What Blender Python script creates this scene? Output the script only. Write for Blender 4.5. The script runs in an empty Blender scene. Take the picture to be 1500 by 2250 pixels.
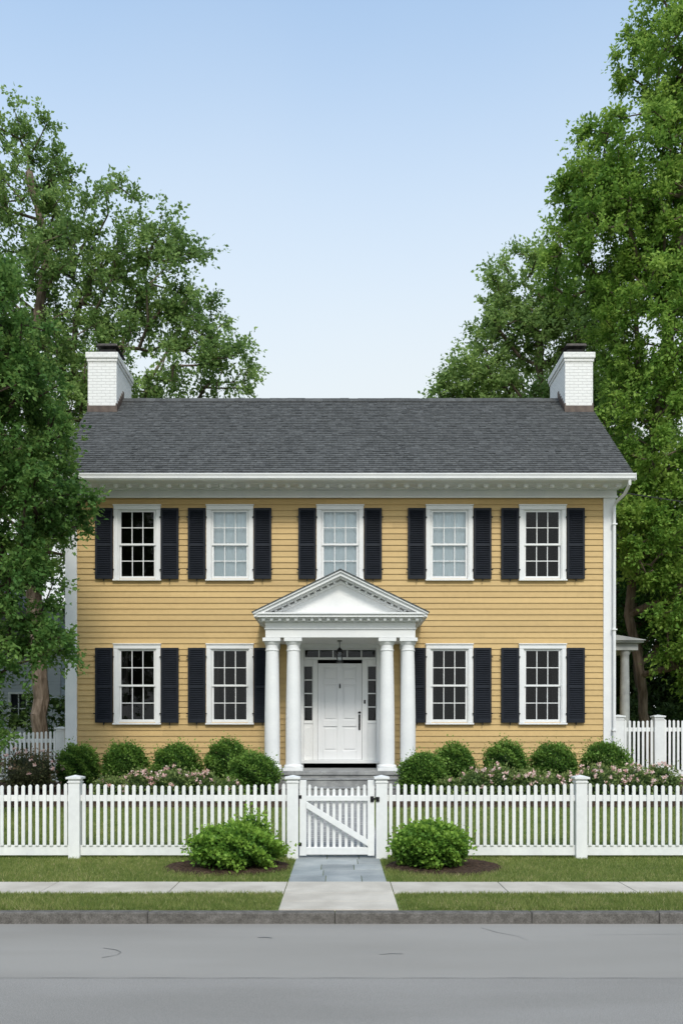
import bpy, math, random
import numpy as np
from mathutils import Vector
R = math.radians
scene = bpy.context.scene
col = scene.collection
random.seed(7)
WO = {}

# ------------------------------------------------------------------ materials
def newmat(name):
    m = bpy.data.materials.new(name); m.use_nodes = True
    nt = m.node_tree
    for n in list(nt.nodes): nt.nodes.remove(n)
    return m, nt, nt.nodes.new, nt.links.new

def rgba(c): return (c[0], c[1], c[2], 1)

def pmat(name, c1, c2, scale=4, rough=0.5, bscale=40, bstr=0.15, bdist=0.01, stretch=(1,1,1), tint=0.0,
         spec=0.5, fine=None, metallic=0.0, detail=5, lo=0.35, hi=0.65):
    m, nt, N, L = newmat(name)
    out = N('ShaderNodeOutputMaterial'); b = N('ShaderNodeBsdfPrincipled')
    tc = N('ShaderNodeTexCoord'); mp = N('ShaderNodeMapping'); mp.inputs['Scale'].default_value = stretch
    L(tc.outputs['Object'], mp.inputs['Vector'])
    n1 = N('ShaderNodeTexNoise'); n1.inputs['Scale'].default_value = scale; n1.inputs['Detail'].default_value = detail
    L(mp.outputs[0], n1.inputs['Vector'])
    cr = N('ShaderNodeValToRGB'); cr.color_ramp.elements[0].position = lo; cr.color_ramp.elements[1].position = hi
    cr.color_ramp.elements[0].color = rgba(c1); cr.color_ramp.elements[1].color = rgba(c2)
    L(n1.outputs['Fac'], cr.inputs[0])
    c = cr.outputs[0]
    if fine:
        n3 = N('ShaderNodeTexNoise'); n3.inputs['Scale'].default_value = fine[0]; n3.inputs['Detail'].default_value = 3
        L(tc.outputs['Object'], n3.inputs['Vector'])
        mr = N('ShaderNodeMapRange'); mr.inputs['From Min'].default_value = 0.3; mr.inputs['From Max'].default_value = 0.7
        mr.inputs['To Min'].default_value = 1 - fine[1]; mr.inputs['To Max'].default_value = 1 + fine[1]
        L(n3.outputs['Fac'], mr.inputs['Value'])
        vm = N('ShaderNodeVectorMath'); vm.operation = 'SCALE'; L(c, vm.inputs[0]); L(mr.outputs[0], vm.inputs['Scale']); c = vm.outputs[0]
    if tint:
        at = N('ShaderNodeAttribute'); at.attribute_name = 'tint'
        mr = N('ShaderNodeMapRange'); mr.inputs['To Min'].default_value = 1 - tint; mr.inputs['To Max'].default_value = 1 + tint
        L(at.outputs['Fac'], mr.inputs['Value'])
        vm = N('ShaderNodeVectorMath'); vm.operation = 'SCALE'; L(c, vm.inputs[0]); L(mr.outputs[0], vm.inputs['Scale']); c = vm.outputs[0]
    L(c, b.inputs['Base Color'])
    b.inputs['Roughness'].default_value = rough; b.inputs['Metallic'].default_value = metallic
    b.inputs['Specular IOR Level'].default_value = spec
    n2 = N('ShaderNodeTexNoise'); n2.inputs['Scale'].default_value = bscale; n2.inputs['Detail'].default_value = 4
    L(mp.outputs[0], n2.inputs['Vector'])
    bp = N('ShaderNodeBump'); bp.inputs['Strength'].default_value = bstr; bp.inputs['Distance'].default_value = bdist
    L(n2.outputs['Fac'], bp.inputs['Height']); L(bp.outputs[0], b.inputs['Normal'])
    L(b.outputs[0], out.inputs[0])
    return m

def leafmat(name, stops, trans=0.3, rough=0.6):
    m, nt, N, L = newmat(name)
    out = N('ShaderNodeOutputMaterial'); b = N('ShaderNodeBsdfPrincipled'); t = N('ShaderNodeBsdfTranslucent'); mx = N('ShaderNodeMixShader')
    at = N('ShaderNodeAttribute'); at.attribute_name = 'tint'
    cr = N('ShaderNodeValToRGB')
    els = cr.color_ramp.elements
    els[0].position = stops[0][0]; els[0].color = rgba(stops[0][1]); els[1].position = stops[-1][0]; els[1].color = rgba(stops[-1][1])
    for s in stops[1:-1]:
        e = els.new(s[0]); e.color = rgba(s[1])
    L(at.outputs['Fac'], cr.inputs[0]); L(cr.outputs[0], b.inputs['Base Color'])
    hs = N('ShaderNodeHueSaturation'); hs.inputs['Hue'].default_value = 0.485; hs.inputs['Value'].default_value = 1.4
    L(cr.outputs[0], hs.inputs['Color']); L(hs.outputs[0], t.inputs['Color'])
    b.inputs['Roughness'].default_value = rough; b.inputs['Specular IOR Level'].default_value = 0.2
    mx.inputs[0].default_value = trans
    L(b.outputs[0], mx.inputs[1]); L(t.outputs[0], mx.inputs[2]); L(mx.outputs[0], out.inputs[0])
    return m

def brickmat(name, c1, c2, cm, bw, bh, mortar, rough, bstr, rot=(R(90),0,0), offs=0.5, nscale=60):
    m, nt, N, L = newmat(name)
    out = N('ShaderNodeOutputMaterial'); b = N('ShaderNodeBsdfPrincipled')
    tc = N('ShaderNodeTexCoord'); 
    sx = N('ShaderNodeSeparateXYZ'); L(tc.outputs['Object'], sx.inputs[0])
    cx = N('ShaderNodeCombineXYZ')
    if rot == 'flat':
        L(sx.outputs[0], cx.inputs[0]); L(sx.outputs[1], cx.inputs[1])
    else:
        ad = N('ShaderNodeMath'); L(sx.outputs[0], ad.inputs[0]); L(sx.outputs[1], ad.inputs[1])
        L(ad.outputs[0], cx.inputs[0]); L(sx.outputs[2], cx.inputs[1])
    br = N('ShaderNodeTexBrick'); br.inputs['Scale'].default_value = 1; br.inputs['Brick Width'].default_value = bw
    br.inputs['Row Height'].default_value = bh; br.inputs['Mortar Size'].default_value = mortar; br.offset = offs
    br.inputs['Color1'].default_value = rgba(c1); br.inputs['Color2'].default_value = rgba(c2); br.inputs['Mortar'].default_value = rgba(cm)
    br.inputs['Mortar Smooth'].default_value = 0.3
    L(cx.outputs[0], br.inputs['Vector'])
    n = N('ShaderNodeTexNoise'); n.inputs['Scale'].default_value = nscale; n.inputs['Detail'].default_value = 5; L(tc.outputs['Object'], n.inputs['Vector'])
    mr = N('ShaderNodeMapRange'); mr.inputs['From Min'].default_value = .3; mr.inputs['From Max'].default_value = .7; mr.inputs['To Min'].default_value = .9; mr.inputs['To Max'].default_value = 1.1
    L(n.outputs['Fac'], mr.inputs['Value'])
    vm = N('ShaderNodeVectorMath'); vm.operation = 'SCALE'; L(br.outputs['Color'], vm.inputs[0]); L(mr.outputs[0], vm.inputs['Scale'])
    L(vm.outputs[0], b.inputs['Base Color']); b.inputs['Roughness'].default_value = rough
    ma = N('ShaderNodeMath'); ma.operation = 'MULTIPLY_ADD'; ma.inputs[1].default_value = -1.0
    L(br.outputs['Fac'], ma.inputs[0]); 
    mm = N('ShaderNodeMath'); mm.operation = 'MULTIPLY'; mm.inputs[1].default_value = 0.35; L(n.outputs['Fac'], mm.inputs[0]); L(mm.outputs[0], ma.inputs[2])
    bp = N('ShaderNodeBump'); bp.inputs['Strength'].default_value = bstr; bp.inputs['Distance'].default_value = 0.012
    L(ma.outputs[0], bp.inputs['Height']); L(bp.outputs[0], b.inputs['Normal']); L(b.outputs[0], out.inputs[0])
    return m

WHITE = pmat('white_paint', (.72,.725,.725), (.78,.78,.77), 2.5, .42, 60, .12, .004, fine=(25,.02))
FWHITE = pmat('fence_paint', (.70,.705,.695), (.80,.80,.78), 3, .4, 80, .15, .004, stretch=(1,1,.3), fine=(18,.03))
YELLOW = pmat('yellow_clapboard', (.515,.355,.155), (.58,.405,.18), 1.2, .6, 30, .25, .004, stretch=(.15,1,4), tint=.06, fine=(9,.04), spec=.3)
SHUT = pmat('shutter_paint', (.005,.008,.014), (.009,.012,.020), 6, .6, 60, .2, .003, spec=.3)
BLACK = pmat('black_metal', (.012,.012,.013), (.02,.02,.02), 20, .35, 80, .2, .002, metallic=.6)
DOORP = pmat('door_paint', (.72,.73,.74), (.76,.76,.77), 2, .35, 50, .1, .003)
SHINGLE = pmat('asphalt_shingle', (.078,.080,.080), (.108,.110,.109), 14, .95, 260, .6, .006, tint=.20, fine=(120,.4), spec=.08)
LEAD = pmat('lead_flashing', (.07,.045,.035), (.12,.085,.065), 8, .6, 30, .3, .01)
DARKCAP = pmat('chimney_metal', (.03,.03,.032), (.07,.06,.055), 10, .5, 30, .3, .01, metallic=.5)
CHIM = brickmat('painted_brick', (.74,.735,.71), (.78,.77,.75), (.62,.61,.59), .21, .072, .008, .6, .6)
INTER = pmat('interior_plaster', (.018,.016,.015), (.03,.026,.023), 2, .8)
CURT = pmat('window_blind', (.80,.87,.90), (.87,.91,.93), 1.2, .8, 8, .3, .02, stretch=(3,1,1))
DRAPE = pmat('dark_drape', (.02,.018,.018), (.06,.05,.046), 3, .9, 10, .5, .02, stretch=(6,1,.3))
ASPH = pmat('asphalt_road', (.268,.250,.225), (.312,.292,.265), .6, .95, 320, .45, .004, stretch=(.35,1.6,1), fine=(200,.2), spec=.03)
ASPH2 = pmat('asphalt_lane', (.245,.230,.210), (.285,.268,.247), .9, .95, 320, .45, .004, stretch=(.35,1.6,1), fine=(150,.28), spec=.03)
TAR = pmat('tar_crack', (.09,.09,.09), (.15,.15,.145), 20, .7)
GRANITE = pmat('granite_kerb', (.10,.092,.082), (.16,.148,.135), 12, .9, 90, .5, .01, fine=(90,.3), spec=.15)
CONC = pmat('concrete_walk', (.44,.395,.335), (.55,.50,.43), 2.5, .9, 150, .35, .004, fine=(120,.08), spec=.15)
BLUE = pmat('bluestone', (.24,.26,.262), (.35,.362,.355), 2.2, .75, 40, .3, .006, tint=.14, fine=(60,.08), spec=.2)
PAVER = brickmat('path_pavers', (.23,.23,.23), (.33,.32,.31), (.12,.12,.11), .2, .1, .008, .85, .5, rot='flat')
STONE = pmat('granite_step', (.20,.20,.20), (.32,.32,.31), 5, .8, 60, .4, .01, fine=(80,.15))
MULCH = pmat('bark_mulch', (.03,.019,.013), (.10,.065,.045), 30, .95, 60, 1, .03, spec=.1)
TURF = pmat('turf_soil', (.11,.155,.04), (.18,.21,.07), 6, .95, 60, .8, .03, fine=(50,.3), spec=.05)
BARK = pmat('tree_bark', (.09,.068,.05), (.21,.165,.13), 9, .9, 25, 1, .03, stretch=(1,1,.25), spec=.1)
BARK2 = pmat('dark_bark', (.04,.03,.022), (.09,.07,.05), 9, .9, 25, 1, .03, stretch=(1,1,.25), spec=.1)
NEIGH = pmat('grey_clapboard', (.42,.45,.48), (.5,.53,.55), 1, .6, 20, .2, .004)
SHADEP = pmat('shaded_porch_paint', (.24,.25,.25), (.36,.37,.36), 4, .7, 20, .2, .004)  # side porch paint greyed down, the porch's shade is put into its colour
RUBBER = pmat('cable_sheath', (.02,.02,.02), (.03,.03,.03), 10, .6)

G_L = leafmat('maple_leaves', [(0,(.062,.118,.038)),(.5,(.135,.235,.066)),(1,(.27,.39,.12))], .44)
G_R = leafmat('ash_leaves', [(0,(.055,.130,.020)),(.5,(.135,.265,.042)),(1,(.28,.42,.085))], .44)
G_D = leafmat('shade_leaves', [(0,(.036,.090,.022)),(.5,(.080,.180,.040)),(1,(.17,.28,.07))], .40)
G_W = leafmat('wood_leaves', [(0,(.015,.035,.010)),(.5,(.040,.080,.020)),(1,(.085,.14,.035))], .25)
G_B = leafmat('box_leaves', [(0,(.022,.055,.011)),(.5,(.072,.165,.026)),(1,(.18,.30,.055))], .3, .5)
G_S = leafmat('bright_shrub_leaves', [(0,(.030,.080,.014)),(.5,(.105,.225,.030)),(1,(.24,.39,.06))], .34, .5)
G_RO = leafmat('rose_leaves', [(0,(.042,.080,.024)),(.5,(.115,.185,.055)),(1,(.22,.28,.09))], .3)
G_RE = leafmat('reddish_leaves', [(0,(.04,.045,.02)),(.5,(.09,.11,.042)),(1,(.19,.13,.08))], .25)
PINK = leafmat('pink_petals', [(0,(.68,.40,.37)),(.5,(.82,.60,.55)),(1,(.90,.80,.73))], .25)
GRASS = leafmat('grass_blades', [(0,(.10,.155,.034)),(.5,(.20,.255,.065)),(.85,(.32,.34,.115)),(1,(.46,.41,.21))], .4)

def glassmat():
    m, nt, N, L = newmat('window_glass')
    out = N('ShaderNodeOutputMaterial'); tr = N('ShaderNodeBsdfTransparent'); gl = N('ShaderNodeBsdfGlossy'); mx = N('ShaderNodeMixShader')
    gl.inputs['Roughness'].default_value = .015; tr.inputs[0].default_value = (.93,.96,.97,1)
    fr = N('ShaderNodeFresnel'); fr.inputs['IOR'].default_value = 1.45
    ad = N('ShaderNodeMath'); ad.inputs[1].default_value = .005; L(fr.outputs[0], ad.inputs[0])
    tc = N('ShaderNodeTexCoord'); n = N('ShaderNodeTexNoise'); n.inputs['Scale'].default_value = 3; L(tc.outputs['Object'], n.inputs['Vector'])
    bp = N('ShaderNodeBump'); bp.inputs['Strength'].default_value = .12; bp.inputs['Distance'].default_value = .02; L(n.outputs['Fac'], bp.inputs['Height'])
    L(bp.outputs[0], gl.inputs['Normal'])
    L(ad.outputs[0], mx.inputs[0]); L(tr.outputs[0], mx.inputs[1]); L(gl.outputs[0], mx.inputs[2]); L(mx.outputs[0], out.inputs[0])
    return m
GLASS = glassmat()

# ------------------------------------------------------------------ mesh builder
class MB:
    def __init__(s): s.v = []; s.f = []; s.t = []; s.tint = .5
    def add(s, vs, fs, tint=None):
        o = len(s.v); s.v += [tuple(v) for v in vs]
        for f in fs:
            s.f.append(tuple(i + o for i in f)); s.t.append(s.tint if tint is None else tint)
        return s
    def box(s, x0, x1, y0, y1, z0, z1, tint=None):
        v = [(x0,y0,z0),(x1,y0,z0),(x1,y1,z0),(x0,y1,z0),(x0,y0,z1),(x1,y0,z1),(x1,y1,z1),(x0,y1,z1)]
        return s.add(v, [(0,3,2,1),(4,5,6,7),(0,1,5,4),(1,2,6,5),(2,3,7,6),(3,0,4,7)], tint)
    def prism(s, poly, a0, a1, axis='y', tint=None):
        n = len(poly)
        def mk(p, a):
            return (p[0], a, p[1]) if axis == 'y' else ((a, p[0], p[1]) if axis == 'x' else (p[0], p[1], a))
        v = [mk(p, a0) for p in poly] + [mk(p, a1) for p in poly]
        f = [tuple(range(n)), tuple(range(2*n-1, n-1, -1))] + [(i, i+n, (i+1) % n + n, (i+1) % n) for i in range(n)]
        return s.add(v, f, tint)
    def lathe(s, prof, c, n=24):
        v = []; f = []
        for r, z in prof:
            for i in range(n):
                a = 2*math.pi*i/n; v.append((c[0]+r*math.cos(a), c[1]+r*math.sin(a), c[2]+z))
        for k in range(len(prof)-1):
            for i in range(n):
                j = (i+1) % n; f.append((k*n+i, k*n+j, (k+1)*n+j, (k+1)*n+i))
        f.append(tuple(range(n-1,-1,-1))); m = (len(prof)-1)*n; f.append(tuple(m+i for i in range(n)))
        return s.add(v, f)
    def tube(s, pts, r, n=8):
        pts = [Vector(p) for p in pts]; v = []; f = []
        for k, p in enumerate(pts):
            d = (pts[min(k+1, len(pts)-1)] - pts[max(k-1, 0)]).normalized()
            a = d.orthogonal() if abs(d.z) < .9 else d.cross(Vector((0,1,0)))
            a.normalize(); b = d.cross(a)
            for i in range(n):
                t = 2*math.pi*i/n; v.append(p + a*r*math.cos(t) + b*r*math.sin(t))
        for k in range(len(pts)-1):
            for i in range(n):
                j = (i+1) % n; f.append((k*n+i, k*n+j, (k+1)*n+j, (k+1)*n+i))
        f.append(tuple(range(n-1,-1,-1))); m = (len(pts)-1)*n; f.append(tuple(m+i for i in range(n)))
        return s.add(v, f)

def empty(name, loc, parent=None, **props):
    o = bpy.data.objects.new(name, None); o.empty_display_size = .3
    col.objects.link(o); WO[o] = Vector(loc)
    if parent: o.parent = parent; o.location = Vector(loc) - WO[parent]
    else: o.location = loc
    for k, v in props.items(): o[k] = v
    return o

def make(name, mb, mat, parent=None, bevel=0, smooth=False, origin=None, recalc=True, **props):
    V = np.array(mb.v, dtype=float)
    if origin is None:
        mn = V.min(0); mx = V.max(0); origin = ((mn[0]+mx[0])/2, (mn[1]+mx[1])/2, mn[2])
    og = Vector(origin)
    me = bpy.data.meshes.new(name); me.from_pydata((V - np.array(origin)).tolist(), [], mb.f)
    if recalc:
        import bmesh
        bm = bmesh.new(); bm.from_mesh(me); bmesh.ops.recalc_face_normals(bm, faces=bm.faces); bm.to_mesh(me); bm.free()
    a = me.attributes.new('tint', 'FLOAT', 'FACE'); a.data.foreach_set('value', np.array(mb.t, dtype=np.float32))
    me.materials.append(mat)
    if smooth:
        me.polygons.foreach_set('use_smooth', [True]*len(me.polygons))
        try: me.set_sharp_from_angle(angle=R(35))
        except Exception: pass
    o = bpy.data.objects.new(name, me); col.objects.link(o); WO[o] = og
    if parent: o.parent = parent; o.location = og - WO[parent]
    else: o.location = og
    if bevel:
        m = o.modifiers.new('bevel', 'BEVEL'); m.width = bevel; m.segments = 2; m.limit_method = 'ANGLE'; m.angle_limit = R(40)
    for k, v in props.items(): o[k] = v
    return o

def npmesh(name, verts, nper, tints, mat, parent=None, origin=(0,0,0), smooth=False, **props):
    F = verts.shape[0]; og = np.array(origin, dtype=np.float32)
    me = bpy.data.meshes.new(name)
    me.vertices.add(F*nper); me.vertices.foreach_set('co', (verts - og).astype(np.float32).reshape(-1))
    me.loops.add(F*nper); me.loops.foreach_set('vertex_index', np.arange(F*nper, dtype=np.int32))
    me.polygons.add(F); me.polygons.foreach_set('loop_start', np.arange(F, dtype=np.int32)*nper)
    try: me.polygons.foreach_set('loop_total', np.full(F, nper, dtype=np.int32))
    except Exception: pass
    me.update(calc_edges=True)
    a = me.attributes.new('tint', 'FLOAT', 'FACE'); a.data.foreach_set('value', np.clip(tints, 0, 1).astype(np.float32))
    me.materials.append(mat)
    o = bpy.data.objects.new(name, me); col.objects.link(o); WO[o] = Vector(origin)
    if parent: o.parent = parent; o.location = Vector(origin) - WO[parent]
    else: o.location = origin
    for k, v in props.items(): o[k] = v
    return o

def copy_tree(o, parent, wloc):
    c = o.copy(); col.objects.link(c); WO[c] = Vector(wloc)
    c.parent = parent
    c.location = Vector(wloc) - (WO[parent] if parent else Vector((0,0,0)))
    for ch in o.children:
        d = ch.copy(); col.objects.link(d); d.parent = c; WO[d] = WO[ch] - WO[o] + Vector(wloc)
    return c

def unit(a): return a/np.maximum(np.linalg.norm(a, axis=1, keepdims=True), 1e-9)

def leafquads(rng, C, D, size, upbias=.6, aspect=.55):
    n = len(C); D = unit(D)
    nrm = rng.normal(size=(n,3)); nrm[:,2] += upbias*2
    side = unit(np.cross(D, nrm)); nn = np.cross(side, D)
    s = size[:,None]
    base = C; tip = C + D*s; mid = C + D*s*.45 + nn*s*.06
    l = mid + side*s*aspect*.5; r = mid - side*s*aspect*.5
    return np.stack([base, r, tip - nn*s*.08, l], axis=1)

def clump_leaves(rng, centers, outdirs, S, twigs, per, leaf, ctint, tvar=.14):
    n = len(centers)
    tw = rng.normal(size=(n,twigs,3)); tw = tw/np.linalg.norm(tw,axis=2,keepdims=True)
    tw = tw + outdirs[:,None,:]*.6; tw[:,:,2] += .25
    tw = tw/np.linalg.norm(tw,axis=2,keepdims=True)
    Ls = S[:,None]*rng.uniform(.4,1.1,size=(n,twigs))
    t = rng.uniform(.12,1,size=(n,twigs,per))
    P = centers[:,None,None,:] + tw[:,:,None,:]*(Ls[:,:,None]*t)[...,None]
    P[...,2] -= (Ls[:,:,None]*t**2)*.18
    P = P + rng.normal(size=P.shape)*leaf*.42
    D = tw[:,:,None,:]*.8 + rng.normal(size=P.shape)*.65
    D[...,2] -= .25
    ti = ctint[:,None,None] + rng.normal(size=(n,twigs,per))*tvar + (t-.5)*.28
    P = P.reshape(-1,3); D = D.reshape(-1,3); ti = ti.reshape(-1)
    sz = leaf*rng.uniform(.6,1.25,size=len(P))
    return leafquads(rng, P, D, sz, .6, .62), ti

def sample_blobs(rng, blobs, n):
    vol = np.array([(b[3]*b[4]*b[5])**.72*(b[6] if len(b) > 6 else 1) for b in blobs]); pr = vol/vol.sum()
    idx = rng.choice(len(blobs), size=n, p=pr)
    B = np.array([b[:6] for b in blobs])[idx]
    d = unit(rng.normal(size=(n,3))); r = rng.uniform(.10,1.08,size=n)**.42
    pts = B[:,:3] + d*B[:,3:6]*r[:,None]
    return pts, d

def tree(name, label, category, base, trunk, blobs, n, twigs, per, leaf, S, seed, lmat, bmat, maxr=.25, mean=.5, kidname='crown'):
    rng = np.random.default_rng(seed)
    tips, out = sample_blobs(rng, blobs, n)
    nodes = []; par = []
    T = [np.array(p, float) for p in trunk]
    for i, p in enumerate(T):
        if i == 0: nodes.append(p); par.append(-1); continue
        k = max(1, int(np.linalg.norm(p - T[i-1])/.5))
        for j in range(1, k+1):
            nodes.append(T[i-1] + (p - T[i-1])*j/k + rng.normal(size=3)*.03*(j < k)); par.append(len(nodes)-2)
    ntr = len(nodes)
    NP = np.zeros((n*14+500, 3)); NP[:ntr] = nodes; cnt = ntr; par = par[:]
    TT = NP[:ntr]
    dist = np.min(np.linalg.norm(tips[:,None,:] - TT[None], axis=2), axis=1)
    tipnode = []
    for i in np.argsort(dist):
        p = tips[i]; d = p - NP[:cnt]; ds = np.linalg.norm(d, axis=1)
        cost = ds + .9*np.maximum(0, -d[:,2] + .25*ds)
        cost[:2] += 5
        j = int(np.argmin(cost)); L = ds[j]; k = max(1, min(12, int(L/.55)))
        if cnt + k >= len(NP): break
        s0 = NP[j].copy(); prev = j
        for q in range(1, k+1):
            t = q/k; pos = s0 + (p - s0)*t; pos[2] += math.sin(math.pi*t)*L*.06
            if q < k: pos = pos + rng.normal(size=3)*.05
            NP[cnt] = pos; par.append(prev); prev = cnt; cnt += 1
        tipnode.append(prev)
    w = np.zeros(cnt); w[tipnode] = 1
    for i in range(cnt-1, 0, -1): w[par[i]] += w[i]
    rad = .010*np.maximum(w, 1)**.5
    rad = np.minimum(rad, maxr)
    h = np.linspace(1, .55, ntr); rad[:ntr] = np.maximum(rad[:ntr]*.85, maxr*h*.75)
    rad[:2] *= 1.25
    ids = np.arange(1, cnt); P = np.array(par)[1:cnt]
    a = NP[P]; b = NP[ids]; d = unit(b - a); up = np.where(np.abs(d[:,2:3]) > .9, np.array([[1,0,0]]), np.array([[0,0,1]]))
    u = unit(np.cross(d, up)); v = np.cross(d, u); K = 7; quads = []
    ra = np.where((P < ntr) & (ids >= ntr), rad[ids], rad[P])[:,None]; rb = rad[ids][:,None]
    b = b + d*rb*.3
    for i in range(K):
        t0 = 2*math.pi*i/K; t1 = 2*math.pi*(i+1)/K
        e0 = u*math.cos(t0)+v*math.sin(t0); e1 = u*math.cos(t1)+v*math.sin(t1)
        quads.append(np.stack([a+e0*ra, a+e1*ra, b+e1*rb, b+e0*rb], axis=1))
    quads = np.concatenate(quads)
    root = empty(name, base, label=label, category=category)
    npmesh('trunk', quads, 4, np.full(len(quads), .5), bmat, root, base)
    ct = mean + rng.normal(size=n)*.16
    q, ti = clump_leaves(rng, tips, out, S*rng.uniform(.65,1.3,size=n), twigs, per, leaf, ct)
    npmesh(kidname, q, 4, ti, lmat, root, base)
    return root

# ------------------------------------------------------------------ ground profile
GY = [-300, 8.50, 8.60, 12.3, 15.0, 17.0, 60, 400]
GZ = [-.02, -.02, .112, .112, .62, .84, .95, 1.0]
def gz(y): return float(np.interp(y, GY, GZ))
ys = [-300,-60,-10,8.50,8.60,9.5,10.5,11.5,12.3,13,13.7,14.4,15,15.7,16.4,17,18,20,24,30,40,60,120,400]
xs = [-300,-120,-50,-25,-15,-10,-6,-3,0,3,6,10,15,25,50,120,300]
mb = MB(); vs = [(x,y,gz(y)) for y in ys for x in xs]; nx = len(xs)
mb.add(vs, [(j*nx+i, j*nx+i+1, (j+1)*nx+i+1, (j+1)*nx+i) for j in range(len(ys)-1) for i in range(nx-1)])
make('ground', mb, TURF, origin=(0,0,0), kind='structure')

mb = MB(); mb.add([(-300,6.61,0),(300,6.61,0),(300,8.47,0),(-300,8.47,0)], [(0,1,2,3)])
mb.add([(-300,-20,0),(300,-20,0),(300,-5,0),(-300,-5,0)], [(0,1,2,3)])
make('road', mb, ASPH, origin=(0,0,0), kind='structure')
mb = MB(); mb.add([(-300,-5,-.001),(300,-5,-.001),(300,6.61,-.001),(-300,6.61,-.001)], [(0,1,2,3)])
make('road_lane', mb, ASPH2, origin=(0,0,0), kind='structure')
def ribbon(mb, pts, w, z):
    for i in range(len(pts)-1):
        a = Vector((*pts[i],z)); b = Vector((*pts[i+1],z)); d = (b-a).normalized(); s = Vector((-d.y,d.x,0))
        w0 = w*(.6+.4*math.sin(i*1.7)); w1 = w*(.6+.4*math.sin((i+1)*1.7))
        mb.add([a-s*w0, b-s*w1, b+s*w1, a+s*w0], [(0,1,2,3)])
mb = MB(); rr = random.Random(3)
ribbon(mb, [(-12+i*.2, 6.612+rr.uniform(-.002,.002)) for i in range(121)], .0025, .003)
ribbon(mb, [(-2.18,7.52),(-2.05,7.46),(-1.98,7.38),(-1.99,7.28),(-2.1,7.2)], .007, .003)
ribbon(mb, [(.35,7.30),(.45,7.33),(.56,7.32)], .008, .003)
ribbon(mb, [(-.8,7.9),(-.72,7.91),(-.66,7.88)], .014, .003)
ribbon(mb, [(1.42,8.3),(1.55,8.1),(1.72,7.95),(1.78,7.8)], .004, .003)
ribbon(mb, [(2.4,8.0),(3.2,8.03),(4.0,8.01)], .002, .003)
make('road_crack', mb, TAR, origin=(0,0,0), kind='structure', recalc=False)

mb = MB()
bnd = [-14.2,-11.6,-8.9,-6.4,-4.05,-2.0,-.06,1.98,3.30,5.4,7.6,9.9,12.1,14.4]
for a, b in zip(bnd[:-1], bnd[1:]):
    dz = rr.uniform(-.002,.002); dy = rr.uniform(-.002,.002)
    mb.box(a+.0015, b-.0015, 8.467+dy, 8.59, -.05, .116+dz)
make('kerb', mb, GRANITE, bevel=.012, kind='structure')
mb = MB()
j = [-14,-12.5,-11,-9.5,-8,-6.5,-5,-3.5,-2,-.655,.615,1.95,3.45,4.95,6.45,7.95,9.45,10.95,12.45,14]
for a, b in zip(j[:-1], j[1:]): mb.box(a+.005, b-.005, 9.45, 10.155, .05, .126+rr.uniform(-.002,.002))
mb.box(-.65,.61, 8.595, 9.0, .05, .125); mb.box(-.65,.61, 9.006, 9.444, .05, .1265)
make('sidewalk', mb, CONC, bevel=.004, kind='structure')
mb = MB()
rows = [10.165,10.62,11.05,11.5,11.95,12.32]
for k in range(len(rows)-1):
    xx = [-.655, rr.uniform(-.3,.25), .575] if k % 2 else [-.655, rr.uniform(-.35,-.15), rr.uniform(.1,.3), .575]
    for a, b in zip(xx[:-1], xx[1:]): mb.box(a+.004,b-.004,rows[k]+.004,rows[k+1]-.004,.05,.124+rr.uniform(-.002,.003), tint=rr.random())
make('stone_path', mb, BLUE, bevel=.004, kind='structure')
mb = MB(); yy = np.linspace(12.33,15.86,16)
v = [(x,y,gz(y)+.012) for y in yy for x in (-.655,.575)]
mb.add(v, [(i*2,i*2+1,i*2+3,i*2+2) for i in range(15)])
make('garden_path', mb, PAVER, origin=(0,0,0), kind='structure')

def bed(x0,x1,y0,y1,seed,ell=False):
    rng = np.random.default_rng(seed); nx = int((x1-x0)/.05); ny = int((y1-y0)/.05); mb = MB()
    idx = {}
    for jx in range(nx+1):
        for jy in range(ny+1):
            x = x0+(x1-x0)*jx/nx; y = y0+(y1-y0)*jy/ny
            u = (2*jx/nx-1); w = (2*jy/ny-1)
            e = 1-(u*u+w*w) if ell else min((1-abs(u))*6,(1-abs(w))*6,1)
            h = .035*min(1,max(-1,e*3)) + rng.uniform(-.008,.012)
            idx[jx,jy] = len(mb.v); mb.v.append((x,y,gz(y)+h+.004))
    for jx in range(nx):
        for jy in range(ny):
            mb.f.append((idx[jx,jy],idx[jx+1,jy],idx[jx+1,jy+1],idx[jx,jy+1])); mb.t.append(.5)
    make('mulch_bed', mb, MULCH, origin=(0,0,0), kind='structure', recalc=False)
bed(-2.45,-.68,10.6,12.05,1,True); bed(.60,2.25,10.6,12.05,2,True)
bed(-8.5,-.75,14.9,17.9,3); bed(.68,9,14.9,17.9,4)

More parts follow.
